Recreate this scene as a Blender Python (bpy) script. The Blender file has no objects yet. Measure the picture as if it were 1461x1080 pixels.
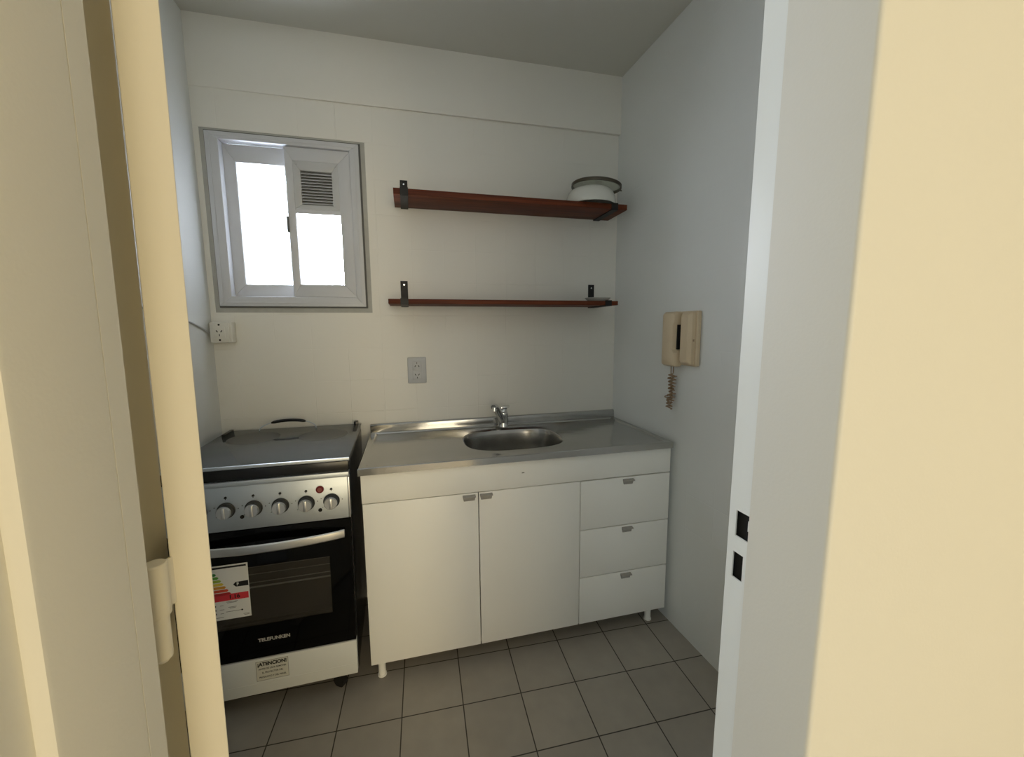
import bpy, bmesh, math, random
from mathutils import Vector, Matrix
random.seed(7)
SC = bpy.context.scene
COL = SC.collection

# ------------------------------------------------------------------ camera, sky, lights, exposure
cam_d = bpy.data.cameras.new('camera')
cam = bpy.data.objects.new('camera', cam_d); COL.objects.link(cam)
FPX = 576.2
cam_d.sensor_fit = 'HORIZONTAL'; cam_d.sensor_width = 36.0
cam_d.lens = 36.0 * FPX / 1461.0
cam_d.clip_start = 0.02; cam_d.clip_end = 60
yaw, pitch, roll = .2472, -.1226, -.0080
F = Vector((math.sin(yaw)*math.cos(pitch), math.cos(yaw)*math.cos(pitch), math.sin(pitch)))
r0 = Vector((math.cos(yaw), -math.sin(yaw), 0)); u0 = r0.cross(F)
Rr = math.cos(roll)*r0 + math.sin(roll)*u0; Uu = -math.sin(roll)*r0 + math.cos(roll)*u0
cm = Matrix((Rr, Uu, -F)).transposed().to_4x4()
cm.translation = Vector((-1.1246, -2.0839, 1.385))
cam.matrix_world = cm
SC.camera = cam

world = bpy.data.worlds.new('sky'); SC.world = world
world.use_nodes = True
wbg = world.node_tree.nodes['Background']
wbg.inputs[0].default_value = (0.79, 0.87, 1.0, 1)
wbg.inputs[1].default_value = 50.0

def area_light(name, loc, direction, sx, sy, power, color, portal=False, spread=math.pi):
    d = bpy.data.lights.new(name, 'AREA'); d.shape = 'RECTANGLE'
    d.size = sx; d.size_y = sy; d.energy = power; d.color = color; d.spread = spread
    o = bpy.data.objects.new(name, d); COL.objects.link(o)
    o.location = loc
    o.rotation_euler = Vector(direction).to_track_quat('-Z', 'Y').to_euler()
    if portal:
        d.cycles.is_portal = True
    return o
# area lights added before the closed rear wall, standing in for unseen daylight:
# warm on the right, cool at the far left
area_light('rear_warm_fill', (.15, -5.17, 1.25), (0, 1, 0), .66, 2.0, 37, (1.0, .79, .42))
area_light('rear_middle_fill', (-.95, -5.17, 1.30), (0, 1, 0), 1.3, 2.1, 34, (1.0, .88, .67))
area_light('rear_cool_fill', (-3.55, -5.17, 1.30), (0, 1, 0), 1.3, 2.1, 22, (.78, .94, 1.0))
# sky portal of the kitchen window
area_light('kitchen_window_sky', (-1.625, .13, 1.86), (0, -1, 0), .60, .72, 1, (1, 1, 1), portal=True)

SC.view_settings.view_transform = 'Standard'
SC.view_settings.look = 'None'
SC.view_settings.gamma = 1
SC.view_settings.use_curve_mapping = False
SC.view_settings.exposure = 0.0
try:
    SC.cycles.use_denoising = True
    SC.cycles.denoiser = 'OPENIMAGEDENOISE'
    SC.cycles.max_bounces = 16
    SC.cycles.diffuse_bounces = 10
    SC.cycles.sample_clamp_indirect = 6
except Exception:
    pass

# ------------------------------------------------------------------ materials
def lin(c):
    c = c/255.0
    return c/12.92 if c <= .04045 else ((c+.055)/1.055)**2.4
def rgb(r, g, b): return (lin(r), lin(g), lin(b), 1)

def mat(name, col, rough=.5, metal=0., var=.0, scale=6., bump=0., bscale=60., spec=.5, coat=0.):
    m = bpy.data.materials.new(name); m.use_nodes = True
    nt = m.node_tree; b = nt.nodes['Principled BSDF']
    b.inputs['Base Color'].default_value = col
    b.inputs['Roughness'].default_value = rough
    b.inputs['Metallic'].default_value = metal
    b.inputs['Specular IOR Level'].default_value = spec
    b.inputs['Coat Weight'].default_value = coat
    tc = nt.nodes.new('ShaderNodeTexCoord')
    if var:
        n = nt.nodes.new('ShaderNodeTexNoise'); n.inputs['Scale'].default_value = scale; n.inputs['Detail'].default_value = 4
        nt.links.new(tc.outputs['Object'], n.inputs['Vector'])
        mx = nt.nodes.new('ShaderNodeMix'); mx.data_type = 'RGBA'
        mx.inputs[6].default_value = tuple(c*(1-var) for c in col[:3])+(1,)
        mx.inputs[7].default_value = tuple(min(1, c*(1+var)) for c in col[:3])+(1,)
        nt.links.new(n.outputs['Fac'], mx.inputs[0]); nt.links.new(mx.outputs[2], b.inputs['Base Color'])
    if bump:
        n2 = nt.nodes.new('ShaderNodeTexNoise'); n2.inputs['Scale'].default_value = bscale; n2.inputs['Detail'].default_value = 3
        nt.links.new(tc.outputs['Object'], n2.inputs['Vector'])
        bp = nt.nodes.new('ShaderNodeBump'); bp.inputs['Strength'].default_value = bump; bp.inputs['Distance'].default_value = .002
        nt.links.new(n2.outputs['Fac'], bp.inputs['Height']); nt.links.new(bp.outputs['Normal'], b.inputs['Normal'])
    return m

def tiled_wall(name, col, axis, oz=0.0, strength=.35):
    """painted-over 15 cm wall tiles: the joints only show as faint, uneven grooves"""
    m = mat(name, col, .42, var=.02, scale=1.3)
    nt = m.node_tree; b = nt.nodes['Principled BSDF']
    tc = nt.nodes.new('ShaderNodeTexCoord'); sp = nt.nodes.new('ShaderNodeSeparateXYZ'); cb = nt.nodes.new('ShaderNodeCombineXYZ')
    nt.links.new(tc.outputs['Object'], sp.inputs[0])
    nt.links.new(sp.outputs[axis], cb.inputs[0])
    ad = nt.nodes.new('ShaderNodeMath'); ad.operation = 'ADD'; ad.inputs[1].default_value = oz
    nt.links.new(sp.outputs['Z'], ad.inputs[0]); nt.links.new(ad.outputs[0], cb.inputs[1])
    br = nt.nodes.new('ShaderNodeTexBrick'); br.offset = 0; br.squash = 1
    br.inputs['Scale'].default_value = 1; br.inputs['Brick Width'].default_value = .157; br.inputs['Row Height'].default_value = .157
    br.inputs['Mortar Size'].default_value = .0022; br.inputs['Mortar Smooth'].default_value = .6
    br.inputs['Color1'].default_value = br.inputs['Color2'].default_value = (1, 1, 1, 1); br.inputs['Mortar'].default_value = (0, 0, 0, 1)
    nt.links.new(cb.outputs[0], br.inputs['Vector'])
    n = nt.nodes.new('ShaderNodeTexNoise'); n.inputs['Scale'].default_value = 2.6
    nt.links.new(tc.outputs['Object'], n.inputs['Vector'])
    rp = nt.nodes.new('ShaderNodeValToRGB'); rp.color_ramp.elements[0].position = .42; rp.color_ramp.elements[1].position = .68
    nt.links.new(n.outputs['Fac'], rp.inputs[0])
    inv = nt.nodes.new('ShaderNodeMath'); inv.operation = 'MULTIPLY'
    one = nt.nodes.new('ShaderNodeMath'); one.operation = 'SUBTRACT'; one.inputs[0].default_value = 1
    nt.links.new(br.outputs['Color'], one.inputs[1])
    nt.links.new(one.outputs[0], inv.inputs[0]); nt.links.new(rp.outputs['Color'], inv.inputs[1])
    bp = nt.nodes.new('ShaderNodeBump'); bp.invert = True; bp.inputs['Strength'].default_value = strength; bp.inputs['Distance'].default_value = .0015
    nt.links.new(inv.outputs[0], bp.inputs['Height']); nt.links.new(bp.outputs['Normal'], b.inputs['Normal'])
    return m

def floor_material():
    m = mat('floor_tiles', rgb(128, 120, 110), .42, var=.05, scale=9)
    nt = m.node_tree; b = nt.nodes['Principled BSDF']
    tc = nt.nodes.new('ShaderNodeTexCoord'); mp = nt.nodes.new('ShaderNodeMapping'); mp.vector_type = 'TEXTURE'
    mp.inputs['Location'].default_value = (-.761, -.744, 0); mp.inputs['Rotation'].default_value = (0, 0, -.0292)
    nt.links.new(tc.outputs['Object'], mp.inputs['Vector'])
    br = nt.nodes.new('ShaderNodeTexBrick'); br.offset = 0; br.squash = 1
    br.inputs['Scale'].default_value = 1; br.inputs['Brick Width'].default_value = .2203; br.inputs['Row Height'].default_value = .2203
    br.inputs['Mortar Size'].default_value = .0022; br.inputs['Mortar Smooth'].default_value = .2; br.inputs['Bias'].default_value = 0
    br.inputs['Color1'].default_value = rgb(170, 163, 152); br.inputs['Color2'].default_value = rgb(163, 156, 146); br.inputs['Mortar'].default_value = rgb(52, 45, 40)
    nt.links.new(mp.outputs[0], br.inputs['Vector'])
    n = nt.nodes.new('ShaderNodeTexNoise'); n.inputs['Scale'].default_value = 14; n.inputs['Detail'].default_value = 6
    nt.links.new(tc.outputs['Object'], n.inputs['Vector'])
    mx = nt.nodes.new('ShaderNodeMix'); mx.data_type = 'RGBA'; mx.blend_type = 'MULTIPLY'; mx.inputs[0].default_value = .25
    nt.links.new(br.outputs['Color'], mx.inputs[6]); nt.links.new(n.outputs['Color'], mx.inputs[7])
    nd = nt.nodes.new('ShaderNodeMix'); nd.data_type = 'RGBA'; nd.blend_type = 'MULTIPLY'; nd.inputs[0].default_value = .3
    gr = nt.nodes.new('ShaderNodeRGBToBW'); nt.links.new(n.outputs['Color'], gr.inputs[0])
    nt.links.new(br.outputs['Color'], nd.inputs[6]); nt.links.new(gr.outputs[0], nd.inputs[7])
    nt.links.new(nd.outputs[2], b.inputs['Base Color'])
    bp = nt.nodes.new('ShaderNodeBump'); bp.inputs['Strength'].default_value = .5; bp.inputs['Distance'].default_value = .001
    bw = nt.nodes.new('ShaderNodeRGBToBW'); nt.links.new(br.outputs['Color'], bw.inputs[0])
    nt.links.new(bw.outputs[0], bp.inputs['Height']); nt.links.new(bp.outputs['Normal'], b.inputs['Normal'])
    return m

def wood_material():
    m = mat('stained_wood', rgb(120, 60, 34), .55, spec=.25)
    nt = m.node_tree; b = nt.nodes['Principled BSDF']
    tc = nt.nodes.new('ShaderNodeTexCoord'); mp = nt.nodes.new('ShaderNodeMapping'); mp.inputs['Scale'].default_value = (1.1, 34, 34)
    nt.links.new(tc.outputs['Object'], mp.inputs[0])
    n = nt.nodes.new('ShaderNodeTexNoise'); n.inputs['Scale'].default_value = 2.2; n.inputs['Detail'].default_value = 7; n.inputs['Distortion'].default_value = .9
    nt.links.new(mp.outputs[0], n.inputs['Vector'])
    rp = nt.nodes.new('ShaderNodeValToRGB')
    rp.color_ramp.elements[0].position = .32; rp.color_ramp.elements[0].color = rgb(66, 26, 12)
    rp.color_ramp.elements[1].position = .7; rp.color_ramp.elements[1].color = rgb(116, 56, 26)
    nt.links.new(n.outputs['Fac'], rp.inputs[0]); nt.links.new(rp.outputs[0], b.inputs['Base Color'])
    return m

def steel_material(name, col, rough, streak=(1, 40, 40), var=.10):
    m = mat(name, col, rough, 1.0)
    nt = m.node_tree; b = nt.nodes['Principled BSDF']
    tc = nt.nodes.new('ShaderNodeTexCoord'); mp = nt.nodes.new('ShaderNodeMapping'); mp.inputs['Scale'].default_value = streak
    nt.links.new(tc.outputs['Object'], mp.inputs[0])
    n = nt.nodes.new('ShaderNodeTexNoise'); n.inputs['Scale'].default_value = 4; n.inputs['Detail'].default_value = 5
    nt.links.new(mp.outputs[0], n.inputs['Vector'])
    mr = nt.nodes.new('ShaderNodeMapRange'); mr.inputs[3].default_value = max(.02, rough-var); mr.inputs[4].default_value = rough+var
    nt.links.new(n.outputs['Fac'], mr.inputs[0]); nt.links.new(mr.outputs[0], b.inputs['Roughness'])
    n3 = nt.nodes.new('ShaderNodeTexNoise'); n3.inputs['Scale'].default_value = 5
    nt.links.new(tc.outputs['Object'], n3.inputs['Vector'])
    bp = nt.nodes.new('ShaderNodeBump'); bp.inputs['Strength'].default_value = .25; bp.inputs['Distance'].default_value = .01
    nt.links.new(n3.outputs['Fac'], bp.inputs['Height']); nt.links.new(bp.outputs['Normal'], b.inputs['Normal'])
    return m

def see_through(name, tint, clear, rough=.03, base=(.02, .02, .02, 1), spec=.5):
    """thin glass: part of the light goes straight through, the rest is a glossy tinted surface"""
    m = mat(name, base, rough, spec=spec)
    nt = m.node_tree; b = nt.nodes['Principled BSDF']; out = nt.nodes['Material Output']
    t = nt.nodes.new('ShaderNodeBsdfTransparent'); t.inputs[0].default_value = tint
    mx = nt.nodes.new('ShaderNodeMixShader'); mx.inputs[0].default_value = clear
    nt.links.new(b.outputs[0], mx.inputs[1]); nt.links.new(t.outputs[0], mx.inputs[2]); nt.links.new(mx.outputs[0], out.inputs[0])
    return m

def frosted(name):
    m = bpy.data.materials.new(name); m.use_nodes = True; nt = m.node_tree
    out = nt.nodes['Material Output']; nt.nodes.remove(nt.nodes['Principled BSDF'])
    t = nt.nodes.new('ShaderNodeBsdfTransparent'); t.inputs[0].default_value = (1, 1, 1, 1)
    d = nt.nodes.new('ShaderNodeBsdfTranslucent'); d.inputs[0].default_value = (.9, .93, .95, 1)
    mx = nt.nodes.new('ShaderNodeMixShader'); mx.inputs[0].default_value = .006
    nt.links.new(t.outputs[0], mx.inputs[1]); nt.links.new(d.outputs[0], mx.inputs[2]); nt.links.new(mx.outputs[0], out.inputs[0])
    return m

PAINT = rgb(226, 224, 216)
M = dict(
    wall=mat('wall_paint', PAINT, .6, var=.015, scale=1.5, bump=.07, bscale=260),
    tile_x=tiled_wall('painted_tiles_back', PAINT, 'X', .115, .7),
    tile_y=tiled_wall('painted_tiles_side', rgb(222, 224, 222), 'Y', .12, .3),
    render=mat('grey_render', rgb(54, 51, 47), .9, var=.1, scale=5),
    ceiling=mat('ceiling_paint', rgb(204, 203, 195), .8, var=.015, scale=2),
    floor=floor_material(),
    doorpaint=mat('door_enamel', rgb(228, 222, 206), .7, spec=.25, var=.015, scale=3, bump=.06, bscale=90),
    jamb=mat('jamb_enamel', rgb(242, 244, 241), .4, var=.015, scale=3, bump=.05, bscale=60),
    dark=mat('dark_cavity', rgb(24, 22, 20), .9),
    alu=mat('white_aluminium', rgb(196, 198, 202), .4, var=.01),
    sealant=mat('grey_sealant', rgb(172, 172, 166), .8, var=.15, scale=25, bump=.4, bscale=50),
    gasket=mat('grey_gasket', rgb(92, 93, 92), .7),
    pane=frosted('window_pane'),
    wood=wood_material(),
    blackmetal=mat('black_steel', rgb(20, 18, 17), .5, .2, var=.1, scale=30),
    chrome=steel_material('chrome', (.78, .78, .78, 1), .12, var=.05),
    steel=steel_material('brushed_steel', (.47, .465, .445, 1), .15, (1.2, 22, 22), .08),
    basin=steel_material('basin_steel', (.36, .355, .34, 1), .24, (6, 6, 6), .06),
    stovesteel=steel_material('stove_steel', (.58, .63, .68, 1), .45, (1, 60, 60), .05),
    handle_steel=steel_material('handle_steel', (.74, .74, .73, 1), .3, (1, 40, 40), .04),
    white=mat('white_melamine', rgb(243, 242, 236), .38, var=.01, scale=2),
    edge=mat('melamine_edge', rgb(205, 202, 190), .5),
    pull=mat('grey_pull', rgb(160, 157, 150), .5, .0, var=.08, scale=40),
    whiteplastic=mat('white_plastic', rgb(220, 218, 208), .35),
    greyplastic=mat('grey_plastic', rgb(186, 188, 190), .35),
    beige=mat('aged_beige_plastic', rgb(205, 186, 155), .42, var=.03, scale=12),
    cord=mat('tan_cord', rgb(150, 126, 100), .55),
    blackglass=mat('black_glass', rgb(4, 4, 4), .05, var=0, spec=.28),
    blackenamel=mat('black_enamel', rgb(13, 13, 14), .25),
    ovenglass=see_through('oven_glass', (.8, .8, .8, 1), .68, .05, rgb(84, 80, 74), .3),
    lidglass=see_through('smoked_lid_glass', (.55, .58, .58, 1), .32, .08, rgb(92, 94, 92), .6),
    print_=mat('lid_print', rgb(54, 54, 51), .3, spec=.35),
    stovewhite=mat('stove_white_enamel', rgb(216, 218, 214), .35, var=.02),
    oven_in=mat('oven_cavity', rgb(84, 83, 80), .6),
    knob_shade=mat('knob_shade_grey', rgb(58, 58, 56), .4, .5),  # dark tone standing in for shade on the knob sides
    rack=mat('chrome_rack', rgb(235, 235, 230), .35, .0),
    paper=mat('label_paper', rgb(222, 222, 218), .5),
    film=mat('label_film', rgb(205, 204, 192), .35),
    ink=mat('black_ink', rgb(12, 12, 12), .6),
    greyink=mat('grey_ink', rgb(118, 116, 112), .6),
    lettergrey=mat('grey_lettering', rgb(168, 166, 160), .4),
    redband=mat('label_red', rgb(206, 52, 62), .5),
    redring=mat('dark_red_plastic', rgb(112, 18, 20), .35),
    redlens=mat('pale_red_button', rgb(150, 84, 78), .35),
    porcelain=mat('white_ceramic', rgb(214, 214, 206), .25, var=.02, scale=8, coat=.3),
    clearglass=see_through('lid_clear_glass', (.92, .94, .90, 1), .72, .05, rgb(190, 190, 178)),
    rim=mat('dark_steel_rim', rgb(86, 80, 68), .3, .8),
)
for k, c in dict(a1=(44, 120, 52), a2=(84, 150, 54), a3=(150, 176, 60), a4=(214, 190, 66), a5=(206, 144, 50), a6=(200, 72, 46), a7=(176, 36, 40)).items():
    M[k] = mat('label_arrow_'+k, rgb(*c), .5)

# ------------------------------------------------------------------ mesh helpers
def box(bm, x0, x1, y0, y1, z0, z1, bev=0., seg=2):
    vs = [bm.verts.new((x, y, z)) for x in (x0, x1) for y in (y0, y1) for z in (z0, z1)]
    fs = [bm.faces.new([vs[i] for i in q]) for q in ((0,1,3,2), (4,6,7,5), (0,4,5,1), (2,3,7,6), (0,2,6,4), (1,5,7,3))]
    if bev:
        es = list({e for f in fs for e in f.edges})
        bmesh.ops.bevel(bm, geom=es, offset=bev, segments=seg, affect='EDGES', profile=.5)
    return vs

def prism(bm, pts, axis, a0, a1, bev=0.):
    """extrude an outline (list of 2-D points) along an axis"""
    def P(p, a):
        return {'x': (a, p[0], p[1]), 'y': (p[0], a, p[1]), 'z': (p[0], p[1], a)}[axis]
    A = [bm.verts.new(P(p, a0)) for p in pts]; B = [bm.verts.new(P(p, a1)) for p in pts]
    n = len(pts)
    fs = [bm.faces.new(A), bm.faces.new(B[::-1])]
    fs += [bm.faces.new([A[i], B[i], B[(i+1) % n], A[(i+1) % n]]) for i in range(n)]
    if bev:
        bmesh.ops.bevel(bm, geom=list({e for f in fs for e in f.edges}), offset=bev, segments=2, affect='EDGES', profile=.5)

def ring_frames(d):
    d = d.normalized(); a = Vector((0, 0, 1)) if abs(d.z) < .9 else Vector((1, 0, 0))
    u = d.cross(a).normalized(); return u, d.cross(u).normalized()

def cyl(bm, p0, p1, r0, r1=None, n=20, caps=True):
    p0, p1 = Vector(p0), Vector(p1); r1 = r0 if r1 is None else r1
    u, v = ring_frames(p1-p0)
    A = [bm.verts.new(p0+r0*(math.cos(t)*u+math.sin(t)*v)) for t in (2*math.pi*i/n for i in range(n))]
    B = [bm.verts.new(p1+r1*(math.cos(t)*u+math.sin(t)*v)) for t in (2*math.pi*i/n for i in range(n))]
    for i in range(n): bm.faces.new([A[i], A[(i+1) % n], B[(i+1) % n], B[i]])
    if caps: bm.faces.new(A[::-1]); bm.faces.new(B)

def tube(bm, pts, r, n=8):
    pts = [Vector(p) for p in pts]; rings = []
    u, v = ring_frames(pts[1]-pts[0])
    for i, p in enumerate(pts):
        d = (pts[min(i+1, len(pts)-1)]-pts[max(i-1, 0)]).normalized()
        u = (u-d*u.dot(d)).normalized(); v = d.cross(u)
        rr = r[i] if isinstance(r, (list, tuple)) else r
        rings.append([bm.verts.new(p+rr*(math.cos(t)*u+math.sin(t)*v)) for t in (2*math.pi*k/n for k in range(n))])
    for A, B in zip(rings, rings[1:]):
        for k in range(n): bm.faces.new([A[k], A[(k+1) % n], B[(k+1) % n], B[k]])
    bm.faces.new(rings[0][::-1]); bm.faces.new(rings[-1])

def lathe(bm, prof, c, n=40, closed=False):
    """spin a profile of (radius, height) about the vertical through c"""
    rings = []
    for r, z in prof:
        if r < 1e-6: rings.append([bm.verts.new((c[0], c[1], c[2]+z))])
        else: rings.append([bm.verts.new((c[0]+r*math.cos(2*math.pi*k/n), c[1]+r*math.sin(2*math.pi*k/n), c[2]+z)) for k in range(n)])
    pairs = list(zip(rings, rings[1:])) + ([(rings[-1], rings[0])] if closed else [])
    for A, B in pairs:
        for k in range(n):
            q = [A[k % len(A)], A[(k+1) % n % len(A)], B[(k+1) % n % len(B)], B[k % len(B)]]
            q = list(dict.fromkeys(q))
            if len(q) > 2: bm.faces.new(q)

def origin(o):
    v = Vector((0, 0, 0))
    while o is not None: v += o.location; o = o.parent
    return v

def mk(name, bm, m, parent=None, smooth=True, at=None):
    """link a bmesh (given in world coordinates) as ONE mesh object"""
    bmesh.ops.recalc_face_normals(bm, faces=bm.faces)
    off = origin(parent)
    o = bpy.data.objects.new(name, bpy.data.meshes.new(name))
    if at is not None:
        o.location = Vector(at)-off; off = Vector(at)
    bmesh.ops.translate(bm, verts=bm.verts, vec=-off)
    bm.to_mesh(o.data); bm.free()
    o.data.materials.append(m)
    if smooth:
        for p in o.data.polygons: p.use_smooth = True
        o.data.set_sharp_from_angle(angle=math.radians(32))
    COL.objects.link(o); o.parent = parent
    return o

def tag(o, label, cat, group=None, kind=None):
    o['label'] = label; o['category'] = cat
    if group: o['group'] = group
    if kind: o['kind'] = kind
    return o

def thing(name, loc, label, cat, group=None, kind=None):
    o = bpy.data.objects.new(name, None); COL.objects.link(o); o.location = loc
    o.empty_display_size = .05
    return tag(o, label, cat, group, kind)

def B(): return bmesh.new()
def bx(name, m, parent, *a, bev=0., at=None):
    bm = B(); box(bm, *a, bev=bev); return mk(name, bm, m, parent, at=at)

def text(name, s, size, cx, y, cz, m, parent, bold=0., sx=1., at_left=False):
    cu = bpy.data.curves.new('lettering_curve', 'FONT'); cu.body = s; cu.size = size; cu.extrude = .00015; cu.offset = bold
    cu.align_x = 'LEFT' if at_left else 'CENTER'; cu.align_y = 'CENTER'
    tmp = bpy.data.objects.new('lettering_tmp', cu); COL.objects.link(tmp)
    dg = bpy.context.evaluated_depsgraph_get(); me = bpy.data.meshes.new_from_object(tmp.evaluated_get(dg))
    bpy.data.objects.remove(tmp); bpy.data.curves.remove(cu)
    bm = B(); bm.from_mesh(me); bpy.data.meshes.remove(me)
    for v in bm.verts: v.co = Vector((cx+v.co.x*sx, y-v.co.z, cz+v.co.y))
    return mk(name, bm, m, parent, smooth=False)

# ------------------------------------------------------------------ the room
H = 2.679                       # ceiling height
XL = -1.974                     # left kitchen wall
YN, YK = -1.784, -1.640         # near and kitchen faces of the partition with the doorway
AW = .0417                      # the right kitchen wall is not quite square to the back wall
LX0, LX1, LY = -4.6, 2.4, -5.2  # room behind the camera

def struct(name, bm, m, label, cat, smooth=True):
    return tag(mk(name, bm, m, None, smooth), label, cat, kind='structure')

bm = B(); box(bm, LX0-.15, LX1+.15, LY-.2, .25, -.12, 0)
struct('floor', bm, M['floor'], 'grey brown square floor tiles with dark grout lines', 'floor')
bm = B(); box(bm, LX0-.15, LX1+.15, LY-.2, .25, H, H+.12)
struct('ceiling', bm, M['ceiling'], 'plain white painted ceiling above the kitchen', 'ceiling')

# back wall with the window opening
WX0, WX1, WZ0, WZ1 = -1.953, -1.292, 1.467, 2.241
bm = B()
for a in ((XL-.15, WX0, 0, H), (WX1, .2, 0, H), (WX0, WX1, 0, WZ0), (WX0, WX1, WZ1, H)):
    box(bm, a[0], a[1], 0, .16, a[2], a[3])
struct('wall_back', bm, M['tile_x'], 'white painted tile back wall holding the window and two shelves', 'wall')
bm = B(); prism(bm, [(.001, 2.400), (-.020, 2.399), (-.022, 2.402), (-.022, H), (.001, H)], 'x', XL, 0.0)
for v in bm.verts:      # the band runs out to nothing towards the left wall
    if v.co.x < -1 and v.co.y < 0: v.co.y *= .15
struct('trim_1', bm, M['wall'], 'white plaster band with a thin lower ledge along the top of the back wall', 'wall band')
# right wall (turned a little), left wall
bm = B(); y1 = YN
prism(bm, [(0, .0), (-AW*y1, y1), (-AW*y1+.12, y1), (.12, .0)], 'z', 0, H)
struct('wall_right', bm, M['tile_y'], 'plain white side wall carrying the beige intercom', 'wall')
bm = B(); box(bm, XL-.12, XL, YN+.01, 0, 0, H)
struct('wall_left', bm, M['tile_y'], 'narrow strip of white side wall left of the window', 'wall')

# unseen wall added outside, right of the window, to block sky light
bm = B(); box(bm, -1.22, -1.02, .17, 3.4, -3, 6)
struct('sky_block_wall', bm, M['render'], 'rough dark grey unseen wall added outside to block sky light beside the window', 'wall')

# partition with the doorway: plaster reveals with softly rounded room-side corners
ST_L, ST_R = -1.3495, -.712      # reveal faces (also the door stop)
RB_L, RB_R = -1.3955, -.700      # rebate faces the leaf closes into
YS_L, YS_R = -1.690, -1.685     # where the stop ends and the rebate begins
DH = 2.06
def rounded(x_out, x_in, y_in):
    s = 1 if x_out > x_in else -1; R = .005; pts = [(x_out, YN)]
    for k in range(7):
        t = math.pi/2*k/6
        pts.append((x_in+s*R-s*R*math.sin(t), YN+R-R*math.cos(t)))
    return pts + [(x_in, y_in), (x_out, y_in)]
bm = B()   # the left corner has a narrow plaster step before the wall face
prism(bm, [(LX0, -1.830), (ST_L-.011, -1.830), (ST_L-.011, -1.792), (ST_L-.003, -1.792), (ST_L-.0008, -1.791), (ST_L, -1.7885), (ST_L, -1.7122), (LX0, -1.7122)], 'z', 0, H)
box(bm, LX0, ST_L-.009, -1.7122, YK-.05, 0, H)
box(bm, LX0, RB_L-.03, YK-.05, YK, 0, H)
struct('wall_front_left', bm, M['wall'], 'cream plaster wall edge left of the doorway', 'wall')
bm = B()
prism(bm, rounded(LX1, ST_R, YK-.045), 'z', 0, H)
box(bm, RB_R+.03, LX1, YK-.045, YK, 0, H)
struct('wall_front_right', bm, M['wall'], 'bright cream plaster wall right of the doorway', 'wall')
bm = B(); box(bm, ST_L, ST_R, YN, YK, DH+.03, H)
struct('wall_front_top', bm, M['wall'], 'plaster lintel wall over the doorway', 'wall')

# the room behind the camera, unseen and without a window opening
bm = B(); box(bm, LX0-.12, LX0, LY, YN, 0, H)
struct('wall_outer_left', bm, M['wall'], 'white wall of the room in front, left side', 'wall')
bm = B(); box(bm, LX1, LX1+.12, LY, YN, 0, H)
struct('wall_outer_right', bm, M['wall'], 'white wall of the room in front, right side', 'wall')
bm = B(); box(bm, LX0, LX1, LY-.15, LY, 0, H)
struct('wall_rear', bm, M['wall'], 'plain white wall behind the viewer', 'wall')

# door: metal jambs and the leaf swung into the kitchen
door = thing('door_1', (-1.03, YK, 0), 'cream painted kitchen door standing open, hinged on the left jamb', 'door', kind='structure')
bm = B()
box(bm, RB_L-.028, RB_L, YS_L-.001, -1.572, 0, DH)
box(bm, ST_L-.0088, ST_L, -1.7112, YS_L, 0, DH)
mk('jamb', bm, M['wall'], door, smooth=False)
bm = B()    # strike jamb: a sheet with two cut-outs
ycols = [YS_R, -1.680, -1.652, YK]; zrows = [0, 1.046, 1.083, 1.106, 1.142, DH]
y2 = [-1.668, -1.651]
for i, (za, zb) in enumerate(zip(zrows, zrows[1:])):
    if i == 1: spans = ((YS_R, y2[0]), (y2[1], YK))
    elif i == 3: spans = ((YS_R, -1.6785), (-1.652, YK))
    else: spans = ((YS_R, YK),)
    for ya, yb in spans: box(bm, RB_R, RB_R+.002, ya, yb, za, zb)
box(bm, RB_R+.002, RB_R+.029, YK-.002, YK, 0, DH)
bmesh.ops.remove_doubles(bm, verts=bm.verts, dist=1e-5)
mk('jamb', bm, M['jamb'], door, smooth=False)
bm = B(); box(bm, RB_R+.006, RB_R+.0295, YS_R+.001, YK-.003, 1.02, 1.16)
mk('strike_pocket', bm, M['dark'], door)
bm = B(); prism(bm, [(-1.6785, 1.121), (-1.672, 1.121), (-1.672, 1.135), (-1.6785, 1.1345)], 'x', RB_R, RB_R+.002)
mk('strike_tab', bm, M['jamb'], door)
bm = B(); box(bm, RB_L-.02, RB_R+.02, YS_L, YK, DH, DH+.03); box(bm, ST_L, ST_R, YN, YS_L, DH-.012, DH+.03)
mk('head_jamb', bm, M['jamb'], door)
# leaf
ang = math.radians(27.5); e1 = Vector((math.cos(ang), math.sin(ang), 0)); e2 = Vector((-math.sin(ang), math.cos(ang), 0))
P0 = Vector((-1.3680, -1.6225, 0)); TH = .0330; LW = .655
bm = B(); prism(bm, [tuple((P0+a)[:2]) for a in (Vector(), e1*TH, e1*TH+e2*LW, e2*LW)], 'z', .012, DH-.004, bev=.0015)
leaf = mk('leaf', bm, M['doorpaint'], door)
for zc in (.28, 1.103, 1.86):
    hx, hy = -1.3735, -1.6390
    bm = B(); cyl(bm, (hx+.001, hy, zc), (hx+.001, hy, zc+.052), .0098, n=24); cyl(bm, (hx+.001, hy, zc+.052), (hx+.001, hy, zc+.0535), .0098, .0088, n=24)
    prism(bm, [(hx, hy-.0015), (P0.x+.004, P0.y+.006), (P0.x+.003, P0.y+.012), (hx, hy+.0015)], 'z', zc, zc+.05)
    hg = mk('hinge', bm, M['doorpaint'], door)
    bm = B(); cyl(bm, (hx, hy, zc-.0012), (hx, hy, zc-.046), .0084, n=24); cyl(bm, (hx, hy, zc-.046), (hx, hy, zc-.051), .0084, .0045, n=24)
    box(bm, RB_L-.001, hx, hy-.0015, hy+.0015, zc-.048, zc-.002)
    mk('hinge_barrel', bm, M['doorpaint'], hg)
# leaf handle on the hidden side of the leaf is left out: nothing of it shows

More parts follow.
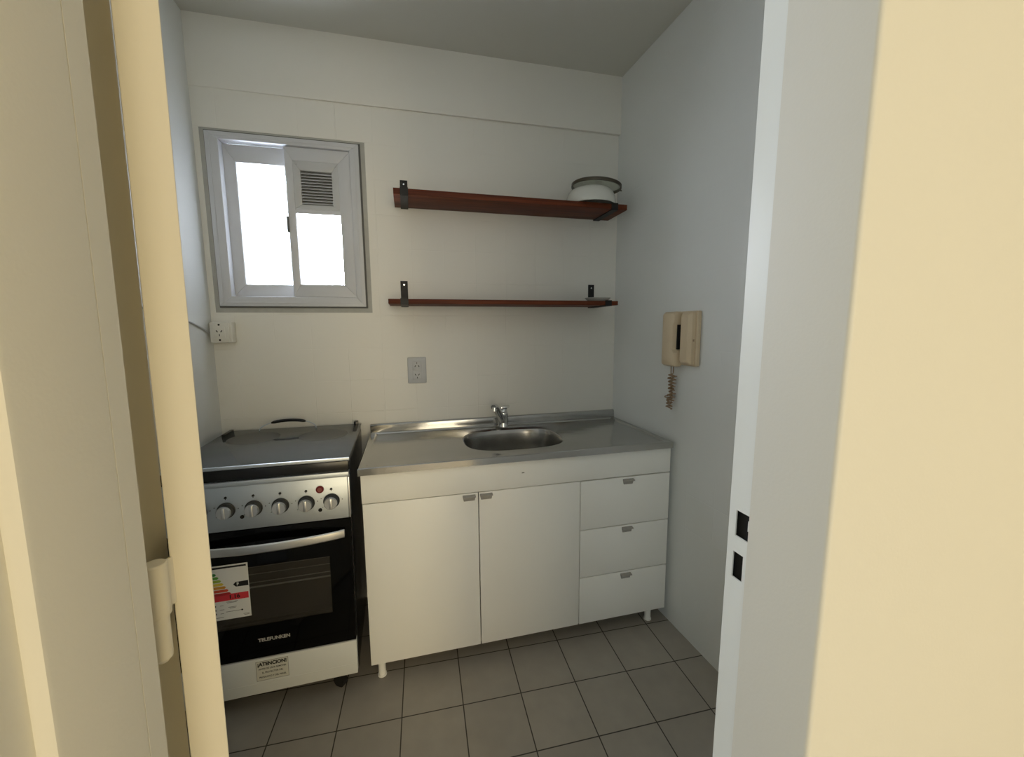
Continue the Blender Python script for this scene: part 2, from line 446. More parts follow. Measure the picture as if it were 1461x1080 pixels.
# ------------------------------------------------------------------ window
win = thing('window_1', (-1.625, 0, WZ0), 'small white aluminium sliding window with a vent grille, over the stove', 'window', kind='structure')
def ringbox(bm, x0, x1, z0, z1, w, y0, y1, bev=0.):
    ws = w if isinstance(w, (list, tuple)) else (w,)*4   # left, right, bottom, top
    l, r, b_, t = ws
    # mitred frame
    O = [(x0, z0), (x1, z0), (x1, z1), (x0, z1)]; I = [(x0+l, z0+b_), (x1-r, z0+b_), (x1-r, z1-t), (x0+l, z1-t)]
    for i in range(4):
        j = (i+1) % 4
        prism(bm, [O[i], O[j], I[j], I[i]], 'y', y0, y1, bev=bev)
bm = B(); ringbox(bm, WX0, WX1, WZ0, WZ1, (.022, .028, .028, .016), .002, .06)
mk('sealant', bm, M['sealant'], win)
bm = B(); ringbox(bm, -1.935, -1.311, 1.488, 2.232, (.005, .009, .008, .007), -.002, .010)
mk('gasket', bm, M['gasket'], win)
bm = B(); ringbox(bm, -1.931, -1.319, 1.495, 2.226, (.050, .040, .043, .030), -.012, .07, bev=.0025)
ringbox(bm, -1.918, -1.333, 1.508, 2.213, .006, -.0145, -.0115, bev=.001)
mk('window_frame', bm, M['alu'], win)
def sash(name, x0, x1, z0, z1, w, y0, y1):
    bm = B(); ringbox(bm, x0, x1, z0, z1, w, y0, y1, bev=.002); return mk(name, bm, M['alu'], win)
s1 = sash('sash', -1.884, -1.612, 1.540, 2.194, (.050, .030, .056, .074), .030, .052)
bx('pane', M['pane'], s1, -1.836, -1.640, .039, .043, 1.594, 2.122)
s2 = sash('sash', -1.632, -1.357, 1.539, 2.194, (.032, .055, .058, .056), .000, .024)
bx('pane', M['pane'], s2, -1.602, -1.410, .010, .014, 1.594, 1.915)
bx('glazing_bar', M['alu'], s2, -1.602, -1.410, .004, .020, 1.912, 1.932)
bm = B(); ringbox(bm, -1.601, -1.411, 1.932, 2.140, (.030, .030, .020, .042), .002, .020, bev=.002)
for sx in (-1.588, -1.424):
    for sz in (1.943, 2.126): cyl(bm, (sx, .003, sz), (sx, -.001, sz), .004, n=10)
vent = mk('vent_panel', bm, M['greyplastic'], win)
bm = B()
for k in range(11):
    z = 1.955+k*.0128
    prism(bm, [(.003, z), (.018, z+.010), (.018, z+.0125), (.003, z+.0025)], 'x', -1.573, -1.439)
mk('louvre', bm, M['greyplastic'], vent)
bx('vent_backing', M['gasket'], vent, -1.580, -1.432, .019, .022, 1.945, 2.105)
bm = B(); box(bm, -1.640, -1.629, -.006, .000, 1.825, 1.895, bev=.002)
mk('latch', bm, M['gasket'], s2)

# ------------------------------------------------------------------ shelves
def shelf(name, label, x0, x1, z0, z1, depth, br, tab_top, wall_tabs=(1, 1)):
    t = thing(name, ((x0+x1)/2, 0, z0), label, 'shelf', 'wooden wall shelves')
    bx('board', M['wood'], t, x0, x1, -depth, -.004, z0, z1, bev=.0015)
    for bxx in br:
        w = .034; a, b_ = bxx-w/2, bxx+w/2
        bm = B()
        box(bm, a, b_, -.0035, -.0005, z0-.004, tab_top)                     # strap up the wall
        box(bm, a, b_, -depth-.004, -.0005, z0-.0045, z0-.0005)              # strap under the board
        box(bm, a, b_, -depth-.0045, -depth-.0008, z0-.0045, z1+.003)        # lip up the front edge
        k = mk('bracket', bm, M['blackmetal'], t, smooth=False)
        bm = B(); cyl(bm, (bxx, -.003, tab_top-.018), (bxx, -.0065, tab_top-.018), .0055, .004, n=14)
        mk('screw', bm, M['chrome'], k)
    return t
shelf('wall_shelf', 'upper reddish brown wooden shelf carrying a white bowl at its right end', -1.168, -.056, 1.962, 1.988, .205, (-1.123, -.125), 2.088)
shelf('wall_shelf', 'lower reddish brown wooden shelf carrying a small white dish', -1.208, -.094, 1.499, 1.520, .205, (-1.139, -.148), 1.620)

# bowl and the lid on it
bm = B(); c = (-.218, -.128, 1.989)
lathe(bm, [(.122, 0), (.1235, .006), (.122, .025), (.118, .045), (.110, .063), (.099, .074), (.087, .079), (0, .080),
           ], c, 56)
bowl = tag(mk('bowl', bm, M['porcelain'], None, at=c), 'white ceramic bowl upside down on the upper wooden shelf', 'bowl')
lid = thing('pot_lid', (-.188, -.128, 2.078), 'glass pot lid with a dark metal rim lying tilted on the white bowl', 'lid')
bm = B(); lathe(bm, [(.118, 0), (.1235, 0), (.1245, .004), (.1245, .013), (.121, .016), (.118, .013)], (-.188, -.128, 2.078), 56, closed=True)
mk('rim', bm, M['rim'], lid)
bm = B(); lathe(bm, [(.1185, .006), (.09, .011), (.05, .015), (0, .017), (0, .020), (.05, .018), (.09, .014), (.1185, .009)], (-.188, -.128, 2.078), 56)
mk('glass', bm, M['clearglass'], lid)
bm = B(); tube(bm, [(-.066, -.128, 2.0865), (-.052, -.128, 2.0875), (-.047, -.128, 2.0875)], .003, 8)
mk('rim_tab', bm, M['rim'], lid)
lid.rotation_euler = (math.radians(2.0), math.radians(4.5), 0)
lid.location.z += .002
bm = B(); c = (-.168, -.125, 1.5208)
lathe(bm, [(0, 0), (.038, 0), (.050, .004), (.066, .017), (.068, .0195), (.0655, .0195), (.049, .0075), (.036, .004), (0, .004)], c, 44)
for v in bm.verts: v.co.y = c[1]+(v.co.y-c[1])*.85
tag(mk('saucer', bm, M['porcelain'], None, at=c), 'small white dish on the right end of the lower wooden shelf', 'dish')

# ------------------------------------------------------------------ outlets and cable
o = thing('power_outlet', (-1.0925, 0, 1.116), 'light grey double socket plate on the back wall above the sink counter', 'outlet')
bx('plate', M['greyplastic'], o, -1.138, -1.047, -.011, -.0003, 1.116, 1.247, bev=.005)
for zc, up in ((1.206, 1), (1.157, -1)):
    bm = B(); box(bm, -1.1145, -1.0705, -.0135, -.010, zc-.0215, zc+.0215, bev=.0015); s = mk('socket', bm, M['greyplastic'], o)
    bm = B()
    for sgn in (-1, 1):
        q = [Vector((sgn*.0085+dx*math.cos(sgn*up*.55)-dz*math.sin(sgn*up*.55), 0, dx*math.sin(sgn*up*.55)+dz*math.cos(sgn*up*.55))) for dx, dz in ((-.0017, -.0048), (.0017, -.0048), (.0017, .0048), (-.0017, .0048))]
        prism(bm, [(-1.0925+p.x, zc-up*.003+p.z) for p in q], 'y', -.0139, -.0132)
    prism(bm, [(-1.0925-.0015, zc+up*.008), (-1.0925+.0015, zc+up*.008), (-1.0925+.0015, zc+up*.016), (-1.0925-.0015, zc+up*.016)], 'y', -.0139, -.0132)
    mk('slots', bm, M['dark'], s)
o = thing('power_outlet', (-1.925, 0, 1.334), 'white surface mounted socket box in the corner under the window', 'outlet')
bx('box', M['whiteplastic'], o, -1.9625, -1.880, -.048, -.0003, 1.334, 1.424, bev=.003)
bx('face_plate', M['whiteplastic'], o, -1.9615, -1.8900, -.0545, -.0465, 1.336, 1.422, bev=.002)
bx('socket', M['whiteplastic'], o, -1.9475, -1.9035, -.0565, -.0535, 1.3560, 1.4020, bev=.001)
bm = B(); xc, zc = -1.9255, 1.379
for sgn in (-1, 1):
    q = [Vector((sgn*.0085+dx*math.cos(-sgn*.55)-dz*math.sin(-sgn*.55), 0, dx*math.sin(-sgn*.55)+dz*math.cos(-sgn*.55))) for dx, dz in ((-.0018, -.005), (.0018, -.005), (.0018, .005), (-.0018, .005))]
    prism(bm, [(xc+p.x, zc+.005+p.z) for p in q], 'y', -.0569, -.0562)
prism(bm, [(xc-.0016, zc-.016), (xc+.0016, zc-.016), (xc+.0016, zc-.007), (xc-.0016, zc-.007)], 'y', -.0569, -.0562)
for dz in (-.033, .033): cyl(bm, (xc, -.0550, zc+dz), (xc, -.0541, zc+dz), .0042, n=12)
mk('slots', bm, M['dark'], o)
bm = B(); pts = []
for k in range(14):
    t = k/13; pts.append((XL+.0042, -.030-.62*t, 1.373+.14*t+.012*math.sin(t*7)))
pts.insert(0, (-1.9600, -.030, 1.372))
tag(mk('power_cable', (tube(bm, pts, .0038, 8), bm)[1], M['greyplastic'], None), 'thin grey cable running along the left wall into the corner socket box', 'cable')

# ------------------------------------------------------------------ intercom handset on the right wall
def wx(y): return -AW*y            # x of the right wall at depth y
ic = thing('intercom', (wx(-.59), -.59, 1.215), 'beige intercom handset on the right wall with a tangled coiled cord', 'intercom')
XW = wx(-.585)
def yz_taper(bm, loops):
    """loops: list of (x, [(y, z)...]) from the wall outward, same count"""
    R = [[bm.verts.new((x, y, z)) for y, z in pts] for x, pts in loops]
    n = len(R[0])
    for A, Bq in zip(R, R[1:]):
        for i in range(n): bm.faces.new([A[i], A[(i+1) % n], Bq[(i+1) % n], Bq[i]])
    bm.faces.new(R[0][::-1]); bm.faces.new(R[-1])
def rrect(y0, y1, z0, z1, r, n=5):
    pts = []
    for cy, cz, a0 in ((y1-r, z1-r, 0), (y0+r, z1-r, 90), (y0+r, z0+r, 180), (y1-r, z0+r, 270)):
        for k in range(n+1):
            a = math.radians(a0+90*k/n); pts.append((cy+r*math.cos(a), cz+r*math.sin(a)))
    return pts
bm = B(); x0 = XW-.001
yz_taper(bm, [(XW, rrect(-.672, -.497, 1.224, 1.452, .008)), (XW-.014, rrect(-.672, -.497, 1.224, 1.452, .008)), (XW-.017, rrect(-.669, -.500, 1.227, 1.449, .006))])
base = mk('base', bm, M['beige'], ic)
bm = B()
yz_taper(bm, [(XW-.014, rrect(-.662, -.594, 1.229, 1.449, .008)), (XW-.032, rrect(-.660, -.596, 1.230, 1.448, .008)), (XW-.044, rrect(-.646, -.604, 1.240, 1.438, .010))])
mk('cover', bm, M['beige'], base)
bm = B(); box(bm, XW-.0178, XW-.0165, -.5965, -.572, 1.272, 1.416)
mk('cradle_slot_shade', bm, M['dark'], base)  # dark sheet put in for the shade in the cradle groove
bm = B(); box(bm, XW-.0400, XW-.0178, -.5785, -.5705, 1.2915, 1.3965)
mk('grip_shade', bm, M['dark'], ic)  # dark block filling the handset's waist in place of its shade
bm = B(); box(bm, XW-.031, XW-.026, -.6685, -.6655, 1.327, 1.336)
mk('button', bm, M['cord'], base)
# handset: ear and mouth ends thick, waist narrower
def hs(y_r_mid, grow, x):
    y0, y1, z0, z1, r = -.5845+grow, -.492-grow, 1.217+grow, 1.452-grow, .010
    pts = []
    for k in range(5):
        a = math.radians(90*k/4); pts.append((y1-r+r*math.cos(a), z1-r+r*math.sin(a)))
    for k in range(5):
        a = math.radians(90+90*k/4); pts.append((y0+r+r*math.cos(a), z1-r+r*math.sin(a)))
    pts += [(y0, 1.412), (y0+.010*y_r_mid, 1.396), (y0+.012*y_r_mid, 1.292), (y0, 1.276)]
    for k in range(5):
        a = math.radians(180+90*k/4); pts.append((y0+r+r*math.cos(a), z0+r+r*math.sin(a)))
    for k in range(5):
        a = math.radians(270+90*k/4); pts.append((y1-r+r*math.cos(a), z0+r+r*math.sin(a)))
    return (x, pts)
bm = B(); yz_taper(bm, [hs(1, .001, XW-.019), hs(1, 0, XW-.024), hs(1, 0, XW-.046), hs(1, .007, XW-.058), hs(1, .022, XW-.063)])
mk('handset', bm, M['beige'], ic)
bm = B()
def coil(y0, z0, y1, z1, turns, r, ph, xo):
    n = turns*12; out = []
    for i in range(n+1):
        t = i/n; a = 2*math.pi*turns*t+ph
        rr = r*(1+.25*math.sin(t*17+ph)); w_ = .004*math.sin(t*9+ph*2)
        out.append((XW-xo+rr*math.cos(a), y0+(y1-y0)*t+w_+rr*math.sin(a), z0+(z1-z0)*t+.004*math.sin(a*.5+ph)))
    return out
xo = .028
tube(bm, [(XW-xo, -.527, 1.226), (XW-xo, -.528, 1.205), (XW-xo, -.5285, 1.180)] + coil(-.530, 1.175, -.528, 1.055, 16, .0095, 0, xo), .0022, 6)
tube(bm, [(XW-xo, -.545, 1.226), (XW-xo, -.5445, 1.205), (XW-xo, -.544, 1.185)] + coil(-.543, 1.180, -.534, 1.062, 15, .0090, 1.7, xo-.006), .0022, 6)
tube(bm, coil(-.524, 1.075, -.538, 1.026, 7, .0105, .8, xo+.006), .0022, 6)
mk('coiled_cord', bm, M['cord'], ic)

# ------------------------------------------------------------------ sink base cabinet
CX0, CX1, CF = -1.320, -.002, -.547
cab = thing('sink_cabinet', ((CX0+CX1)/2, -.28, 0), 'white sink base cabinet with two doors and three drawers on short legs', 'cabinet')
ZB, ZT, ZP = .070, .850, .736
bm = B()
box(bm, CX0, CX0+.016, CF+.018, -.02, ZB, ZT); box(bm, CX1-.016, CX1, CF+.018, -.02, ZB, ZT)
box(bm, CX0+.016, CX1-.016, CF+.018, -.02, ZB, ZB+.016); box(bm, CX0+.016, CX1-.016, -.026, -.02, ZB+.016, ZT)
box(bm, -.446, -.430, CF+.018, -.026, ZB+.016, ZT)
mk('carcass', bm, M['white'], cab, smooth=False)
bx('fascia', M['white'], cab, CX0, CX1, CF, CF+.017, ZP+.0015, ZT, bev=.001)
bx('maker_mark', M['greyink'], cab, -.6985, -.6875, CF-.0004, CF, .797, .801)
G = .0018; W3 = .441
def pull(parent, xc, zc):
    bm = B()
    prism(bm, [(xc-.0255, zc+.0125), (xc+.0255, zc+.0125), (xc+.0255, zc+.006), (xc+.0215, zc-.0115), (xc-.0215, zc-.0115), (xc-.0255, zc+.006)], 'y', CF-.004, CF-.0002, bev=.001)
    prism(bm, [(CF-.0002, zc+.0125), (CF-.017, zc+.0095), (CF-.0175, zc+.0065), (CF-.0002, zc+.0085)], 'x', xc-.0250, xc+.0250)
    return mk('handle', bm, M['pull'], parent)
for i, hx in ((0, -.917), (1, -.848)):
    d = bx('door', M['white'], cab, CX0+i*W3+G, CX0+(i+1)*W3-G, CF, CF+.017, ZB, ZP-.0015, bev=.001)
    pull(d, hx, .7165)
for za, zb in ((.5118, ZP-.0015), (.2898, .5118), (ZB, .2898)):
    d = bx('drawer', M['white'], cab, CX0+2*W3+G, CX1, CF, CF+.017, za+(G if za > ZB else 0), zb-G, bev=.001)
    pull(d, -.2125, zb-.0215)
for lx, ly in ((-1.281, -.520), (-.068, -.512), (-1.281, -.06), (-.068, -.06)):
    bm = B(); cyl(bm, (lx, ly, 0), (lx, ly, .006), .0175, n=20); cyl(bm, (lx, ly, .006), (lx, ly, ZB), .0145, n=20)
    mk('leg', bm, M['white'], cab)

# ------------------------------------------------------------------ stainless worktop with basin
TX0, TX1, TY0, TY1, TZ = -1.3276, -.001, -.562, -.0015, .880
top = thing('sink_worktop', ((TX0+TX1)/2, -.28, .852), 'stainless steel sink worktop with one rounded basin and low upstand', 'worktop')
bc = (-.672, -.293); ba, bb = .226, .172
N = 96
def rim_pt(a, s=1., ex=3.0):
    ca, sa = math.cos(a), math.sin(a)
    r = (abs(ca/ba)**ex+abs(sa/bb)**ex)**(-1/ex)
    return (bc[0]+r*ca*s, bc[1]+r*sa*s)
angs = [2*math.pi*i/N for i in range(N)]
rx0, rx1, ry0, ry1 = TX0, TX1, TY0, -.020
corner = [math.atan2(y-bc[1], x-bc[0]) % (2*math.pi) for x, y in ((rx0, ry0), (rx1, ry0), (rx1, ry1), (rx0, ry1))]
for ca in corner:
    j = min(range(N), key=lambda i: abs((angs[i]-ca+math.pi) % (2*math.pi)-math.pi)); angs[j] = ca
def rect_pt(a):
    ca, sa = math.cos(a), math.sin(a); ts = []
    if ca > 1e-9: ts.append((rx1-bc[0])/ca)
    if ca < -1e-9: ts.append((rx0-bc[0])/ca)
    if sa > 1e-9: ts.append((ry1-bc[1])/sa)
    if sa < -1e-9: ts.append((ry0-bc[1])/sa)
    t = min(ts); return (bc[0]+ca*t, bc[1]+sa*t)
outer = [rect_pt(a) for a in angs]
def inset(p, d): return (min(max(p[0], rx0+d), rx1-d), min(max(p[1], ry0+d), ry1-d*.6))
loops = [[(p[0], p[1], TZ-.028) for p in outer], [(p[0], p[1], TZ-.003) for p in outer], [inset(p, .003)+(TZ,) for p in outer], [inset(p, .026)+(TZ,) for p in outer],
         [inset(p, .034)+(TZ-.006,) for p in outer], [inset(p, .042)+(TZ-.007,) for p in outer]]
bm = B()
zs = TZ-.007
loops += [[rim_pt(a, 1.045)+(zs,) for a in angs], [rim_pt(a, 1.02)+(zs+.0015,) for a in angs], [rim_pt(a, 1.0)+(zs-.001,) for a in angs]]
V = [[bm.verts.new(p) for p in L] for L in loops]
for A, Bq in zip(V, V[1:]):
    for i in range(N):
        q = [A[i], A[(i+1) % N], Bq[(i+1) % N], Bq[i]]
        try: bm.faces.new(q)
        except ValueError: pass
bmesh.ops.remove_doubles(bm, verts=bm.verts, dist=1e-6)
mk('top_sheet', bm, M['steel'], top)
bm = B()
depth = [(1.0, -.001), (.985, -.006), (.965, -.02), (.94, -.07), (.91, -.115), (.86, -.137), (.78, -.147), (.5, -.151), (.12, -.154)]
V = [[bm.verts.new(rim_pt(a, s)+(zs+dz,)) for a in angs] for s, dz in depth]
for A, Bq in zip(V, V[1:]):
    for i in range(N): bm.faces.new([A[i], A[(i+1) % N], Bq[(i+1) % N], Bq[i]])
bm.faces.new(V[-1])
bs_ = mk('basin', bm, M['basin'], top)
bm = B(); lathe(bm, [(0, .0), (.024, .0), (.032, .003), (.034, .001), (.034, -.004), (0, -.004)], (bc[0], bc[1], zs-.150), 28)
mk('drain', bm, M['chrome'], bs_)
bm = B(); prism(bm, [(-.020, TZ-.004), (-.018, TZ+.034), (-.014, TZ+.040), (-.0015, TZ+.040), (-.0015, TZ-.02), (-.020, TZ-.02)], 'x', TX0, TX1, bev=.001)
mk('upstand', bm, M['steel'], top)

# faucet
fx, fy, fz = -.667, -.074, TZ-.0002
fa = thing('faucet', (fx, fy, fz), 'chrome single lever mixer tap behind the sink basin', 'faucet')
bm = B(); lathe(bm, [(0, 0), (.027, 0), (.027, .004), (.025, .009), (.024, .03), (.0245, .055), (.026, .068), (.024, .077), (0, .079)], (fx, fy, fz), 32)
mk('body', bm, M['chrome'], fa)
bm = B(); pts = [(fx-.002, fy-.006, fz+.030), (fx-.018, fy-.026, fz+.058), (fx-.037, fy-.052, fz+.090), (fx-.051, fy-.072, fz+.1145), (fx-.060, fy-.084, fz+.123), (fx-.068, fy-.095, fz+.121)]
tube(bm, pts, [.019, .0185, .0175, .0165, .016, .015], 16)
sp = mk('spout', bm, M['chrome'], fa)
bm = B(); cyl(bm, (fx-.064, fy-.092, fz+.120), (fx-.066, fy-.094, fz+.103), .0115, n=18)
mk('aerator', bm, M['chrome'], sp)
bm = B(); tube(bm, [(fx, fy, fz+.074), (fx+.003, fy+.004, fz+.086), (fx+.008, fy+.010, fz+.094)], [.020, .019, .016], 18)
prism(bm, [(fx-.014, fy-.014), (fx+.018, fy-.012), (fx+.042, fy+.030), (fx+.026, fy+.038), (fx-.006, fy+.020)], 'z', fz+.092, fz+.106, bev=.003)
mk('lever', bm, M['chrome'], fa)

# ------------------------------------------------------------------ stove
SX0, SX1, SF, SB = -1.932, -1.362, -.590, -.035
SXC = (SX0+SX1)/2
st = thing('gas_stove', (SXC, -.31, 0), 'gas cooker with black oven door, steel knob panel and closed glass lid', 'stove')
bm = B()   # carcass: black side panels, back, bottom
box(bm, SX0, SX0+.006, SF+.03, SB, .085, .905); box(bm, SX1-.006, SX1, SF+.03, SB, .085, .905)
box(bm, SX0+.006, SX1-.006, SB-.01, SB, .085, .905); box(bm, SX0+.006, SX1-.006, SF+.03, SB-.01, .085, .095)
box(bm, SX0+.006, SX1-.006, SF+.05, SB-.01, .706, .716)
mk('body', bm, M['blackenamel'], st, smooth=False)
# cooktop tray with burners
bm = B(); box(bm, SX0+.001, SX1-.001, SF+.004, SB, .884, .922, bev=.002)
ct = mk('cooktop', bm, M['blackenamel'], st)
for bx_, by_, br_ in ((-1.785, -.19, .048), (-1.505, -.19, .040), (-1.785, -.44, .040), (-1.505, -.44, .052)):
    bm = B(); lathe(bm, [(0, .008), (br_*.75, .008), (br_*.8, .004), (br_, .003), (br_, 0), (0, 0)], (bx_, by_, .9215), 28)
    mk('burner', bm, M['basin'], ct)
# knob panel and its lip
bx('panel_lip', M['stovesteel'], st, SX0, SX1, SF-.004, SF+.03, .866, .884, bev=.002)
bm = B(); prism(bm, [(SF-.002, .712), (SF+.004, .864), (SF+.03, .864), (SF+.03, .712)], 'x', SX0+.001, SX1-.006, bev=.0012)
pan = mk('control_panel', bm, M['stovesteel'], st)
bm = B(); box(bm, SX1-.0055, SX1+.0005, SF-.003, SF+.03, .712, .864, bev=.001)
mk('panel_end_strip', bm, M['handle_steel'], pan)
for i in range(6):
    kx = -1.4235-i*.0818; ky = SF+.0005
    zc = .780+.0012*i
    bm = B()
    lathe(bm, [(0, .0215), (.0222, .0215), (.0218, .026), (.020, .0285), (0, .0285)], (0, 0, 0), 32)
    prism(bm, [(-.0045, -.019), (.0045, -.019), (.0045, .019), (-.0045, .019)], 'z', .026, .033, bev=.0015)
    for v in bm.verts: v.co = Vector((kx+v.co.x, ky-v.co.z, zc+v.co.y))
    kb = mk('knob', bm, M['handle_steel'], st)
    bm = B(); lathe(bm, [(0, .0005), (.0275, .0005), (.027, .004), (.0240, .006), (.0228, .0212), (0, .0212)], (0, 0, 0), 32)  # knob side as a dark ring, its shade put into the colour
    for v in bm.verts: v.co = Vector((kx+v.co.x, ky-v.co.z, zc+v.co.y))
    mk('knob_side_shade', bm, M['knob_shade'], kb)
    sy = SF+.0012; q0, q1 = kx, zc+.043      # burner symbol above the knob
    bm = B(); prism(bm, [(q0-.0045, q1-.002), (q0-.001, q1-.002), (q0-.001, q1-.006), (q0+.001, q1-.006), (q0+.001, q1-.002), (q0+.0045, q1-.002), (q0+.0045, q1+.002), (q0+.0015, q1+.0055), (q0-.003, q1+.0035)], 'y', sy-.0012, sy+.001)
    mk('burner_symbol', bm, M['ink'], pan, smooth=False)
    for a in (5, 160, 215):
        qx, qz = kx+.036*math.cos(math.radians(a)), zc+.036*math.sin(math.radians(a))
        bm = B(); cyl(bm, (qx, SF+.0015, qz), (qx, SF-.0012, qz), .0014, n=8); mk('dial_mark', bm, M['ink'], pan)
bm = B(); lathe(bm, [(.0075, .002), (.0075, .005), (.0125, .005), (.0135, 0), (0, 0)], (0, 0, 0), 28)
for v in bm.verts: v.co = Vector((-1.460+v.co.x, SF+.002-v.co.z, .826+v.co.y))
ib = mk('igniter_ring', bm, M['redring'], pan)
bm = B(); cyl(bm, (-1.460, SF+.0015, .826), (-1.460, SF-.0035, .826), .0078, n=24)
mk('igniter_button', bm, M['redlens'], pan)
for hx, hz in ((-1.705, .757), (-1.462, .751)):
    bm = B(); cyl(bm, (hx, SF+.002, hz), (hx, SF-.0022, hz), .0065, n=18); mk('pilot_hole', bm, M['dark'], pan)
# oven cavity, racks, door
bm = B()
a0, a1, b0, b1 = SX0+.05, SX1-.055, .300, .640
for q in ((a0-.004, a0, SF+.035, SB-.03, b0, b1), (a1, a1+.004, SF+.035, SB-.03, b0, b1), (a0, a1, SB-.034, SB-.03, b0, b1), (a0, a1, SF+.035, SB-.03, b0-.004, b0), (a0, a1, SF+.035, SB-.03, b1, b1+.004)):
    box(bm, *q)
mk('oven_cavity', bm, M['oven_in'], st, smooth=False)
bm = B()
for rz, ys in ((.470, (SF+.045, SF+.075, SF+.132, SF+.187, SF+.240, SF+.300, SF+.360)), ):
    for yy in ys: tube(bm, [(a0, yy, rz), (a1, yy, rz)], .0030 if yy < SF+.05 else .0017, 6)
    for k in range(2): tube(bm, [(a0+.01+k*(a1-a0-.02), SF+.045, rz-.003), (a0+.01+k*(a1-a0-.02), SF+.42, rz-.003)], .003, 6)
mk('oven_rack', bm, M['rack'], st)
DX0, DX1, DZ0, DZ1 = SX0+.002, SX1-.002, .226, .708
wx0, wx1, wz0, wz1 = SX0+.088, SX1-.078, .352, .572
bm = B(); ringbox(bm, DX0, DX1, DZ0, DZ1, (wx0-DX0, DX1-wx1, wz0-DZ0, DZ1-wz1), SF, SF+.030)
dr = mk('oven_door', bm, M['blackglass'], st, smooth=False)
bx('door_window', M['ovenglass'], dr, wx0, wx1, SF+.0005, SF+.004, wz0, wz1)
bx('door_vent_strip', M['blackenamel'], dr, DX0+.002, DX1-.002, SF+.004, SF+.026, .7085, .7118)
# bowed strap handle
bm = B(); hx0, hx1 = SX0+.022, SX1-.0225; n = 24; A = []
for i in range(n+1):
    t = i/n; x = hx0+(hx1-hx0)*t; yb = SF-.010-.036*math.sin(math.pi*t)**.8; z = .657
    A.append([bm.verts.new((x, yb+dy, z+dz)) for dy, dz in ((0, -.0155), (-.0035, -.012), (-.005, 0), (-.0035, .012), (0, .0155), (.004, .012), (.004, -.012))])
for P_, Q_ in zip(A, A[1:]):
    for k in range(7): bm.faces.new([P_[k], P_[(k+1) % 7], Q_[(k+1) % 7], Q_[k]])
bm.faces.new(A[0][::-1]); bm.faces.new(A[-1])
for x in (hx0+.008, hx1-.008): box(bm, x-.008, x+.008, SF-.012, SF, .648, .666)
mk('door_handle', bm, M['handle_steel'], dr)
text('lettering', 'TELEFUNKEN', .0175, -1.636, SF-.0004, .292, M['lettergrey'], dr, bold=.0006, sx=.98)
# drawer below
bm = B(); box(bm, SX0+.001, SX1-.001, SF-.002, SF+.028, .086, .222, bev=.002)
dw = mk('bottom_drawer', bm, M['stovewhite'], st)
bx('drawer_crease', M['stovewhite'], dw, SX0+.004, SX1-.004, SF-.0028, SF-.0015, .126, .129, bev=.0003)
for cx_, cy_ in ((SX1-.072, -.535), (SX0+.072, -.535), (SX1-.072, -.10), (SX0+.072, -.10)):
    bm = B(); cyl(bm, (cx_-.006, cy_-.009, .024), (cx_+.006, cy_+.009, .024), .024, n=28); box(bm, cx_-.013, cx_+.013, cy_-.006, cy_+.016, .044, .087)
    mk('castor', bm, M['dark'], st)
# glass lid lying closed, its frame, hinges, grip
LZ = .928
bm = B(); box(bm, SX0+.004, SX1+.002, SF+.010, -.030, LZ, LZ+.005, bev=.0012)
gl = mk('glass_lid', bm, M['lidglass'], st)
bm = B(); box(bm, SX0+.003, SX1+.003, SF+.004, SF+.0105, LZ-.005, LZ+.006, bev=.001)
mk('lid_edge_strip', bm, M['stovesteel'], gl)
for cx_, cy_ in ((-1.775, -.195), (-1.500, -.215)):
    bm = B(); lathe(bm, [(0, 0), (.098, 0), (.098, .0003), (0, .0003)], (cx_, cy_, LZ+.0049), 44); mk('lid_print', bm, M['print_'], gl)
bm = B(); box(bm, SX0+.012, SX0+.026, -.125, -.022, LZ+.0045, LZ+.0095, bev=.0015)
mk('lid_hinge', bm, M['blackenamel'], gl)
bm = B(); box(bm, SX1-.030, SX1-.012, -.055, -.020, LZ-.015, LZ+.020, bev=.002)
mk('lid_hinge', bm, M['blackenamel'], gl)
bm = B(); pts = []
for k in range(25):
    t = k/24; a = math.pi*t; pts.append((-1.675-.118*math.cos(a), -.062+.02*math.sin(a), LZ+.005+.038*math.sin(a)))
tube(bm, pts, .0022, 8)
gh = mk('lid_handle', bm, M['stovesteel'], gl)
bm = B(); tube(bm, pts[7:18], [.004]+[.0072]*9+[.004], 12)
mk('handle_grip', bm, M['blackenamel'], gh)
# energy label
EX0, EX1, EZ0, EZ1 = -1.829, -1.701, .393, .592
ey = SF-.0004
lb = bx('energy_label', M['paper'], st, EX0, EX1, ey, SF-.00005, EZ0, EZ1)
def flat(name, m, pts): bm = B(); prism(bm, pts, 'y', ey-.0003, ey); return mk(name, bm, m, lb, smooth=False)
def rct(x0, x1, z0, z1): return [(x0, z0), (x1, z0), (x1, z1), (x0, z1)]
flat('title_bar', M['ink'], rct(EX0+.005, EX1-.005, EZ1-.0115, EZ1-.005))
for k in range(7):
    z1_ = .5655-k*.0122; w = .022+.0065*k
    flat('class_arrow', M['a%d' % (k+1)], [(EX0+.006, z1_-.0095), (EX0+.006+w, z1_-.0095), (EX0+.011+w, z1_-.0048), (EX0+.006+w, z1_), (EX0+.006, z1_)])
flat('class_pointer', M['ink'], [(EX1-.002, .5080), (EX1-.002, .5270), (EX1-.040, .5260), (EX1-.048, .5180), (EX1-.040, .5090)])
text('lettering', 'F', .015, EX1-.034, ey-.0004, .5177, M['paper'], lb, bold=.0004)
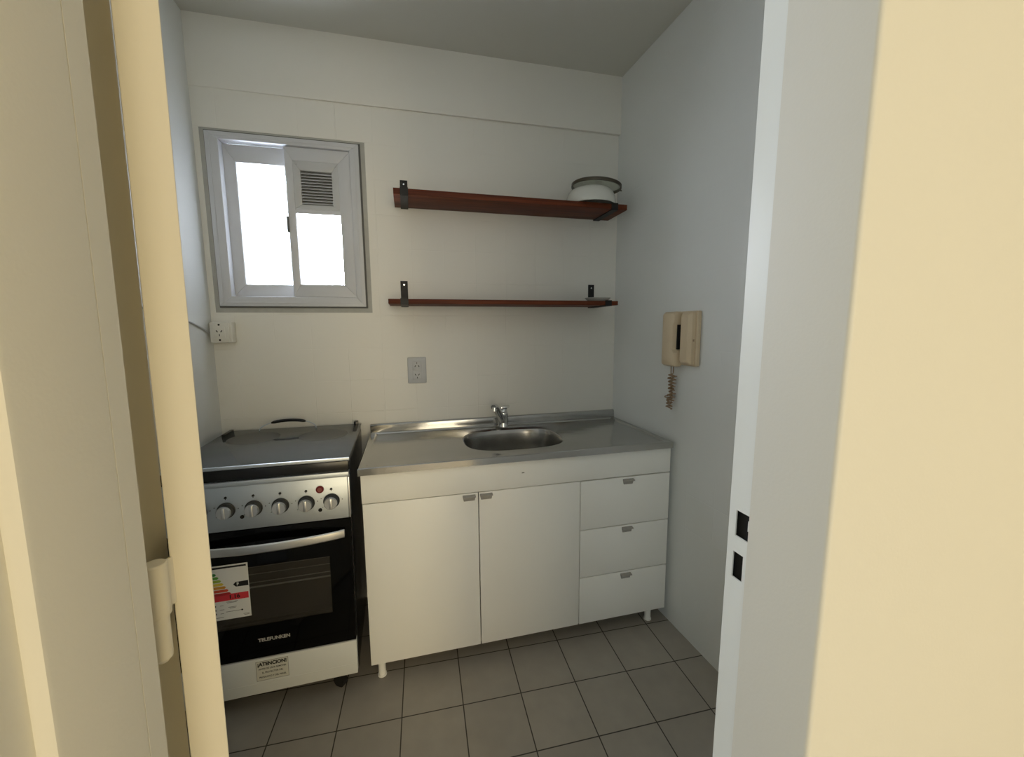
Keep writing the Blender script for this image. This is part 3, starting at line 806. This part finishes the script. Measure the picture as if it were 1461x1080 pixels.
flat('value_band', M['redband'], rct(EX0+.004, EX1-.004, .4620, .4860))
text('lettering', '1.16', .020, EX0+.081, ey-.0004, .4738, M['ink'], lb, bold=.0006)
bm = B()
for x0_, x1_, z_ in ((EX0+.055, EX0+.090, .4570), (EX0+.058, EX0+.086, .4535), (EX0+.060, EX0+.085, .4370), (EX0+.064, EX0+.082, .4335), (EX0+.052, EX0+.098, .4210), (EX0+.010, EX0+.044, .4030), (EX0+.036, EX0+.046, .4460), (EX0+.034, EX0+.048, .4310), (EX0+.036, EX0+.046, .4170), (EX1-.024, EX1-.006, .4050), (EX1-.022, EX1-.006, .4010)):
    prism(bm, rct(x0_, x1_, z_-.0008, z_+.0008), 'y', ey-.0003, ey)
mk('small_print', bm, M['greyink'], lb, smooth=False)
for ix, z_, r_ in ((EX0+.020, .446, .0045), (EX0+.020, .4315, .0045), (EX0+.020, .4175, .0045), (EX1-.027, .421, .003)):
    bm = B(); cyl(bm, (ix, ey, z_), (ix, ey-.0003, z_), r_, n=14); mk('icon', bm, M['ink'], lb, smooth=False)
# warning sticker
yy = SF-.0024
wl = bx('warning_label', M['film'], st, -1.7005, -1.5965, yy, SF-.0019, .1365, .2125)
bm = B(); ringbox(bm, -1.7005, -1.5965, .1365, .2125, .0012, yy-.0003, yy); mk('label_border', bm, M['greyink'], wl, smooth=False)
text('lettering', '\u00a1ATENCION!', .0185, -1.6485, yy-.0003, .1995, M['ink'], wl, bold=.0009, sx=.90)
for s, z_, sz in (('ANTES DE USAR REMOVER', .1815, .0085), ('EL PROTECTOR DEL', .1665, .0085), ('PRODUCTO Y DEL PANEL', .1495, .0085)):
    text('lettering', s, sz, -1.6485, yy-.0003, z_, M['ink'], wl, bold=.0001, sx=.88)
st.rotation_euler = (0, .010, .030); st.location.x -= .009

# the old partition with its door frame stands a little out of plumb
LEAN = .010
for nm in ('wall_front_left', 'wall_front_right', 'wall_front_top', 'door_1'):
    o = bpy.data.objects[nm]; o.rotation_euler.y = LEAN; o.location.x -= 1.385*LEAN
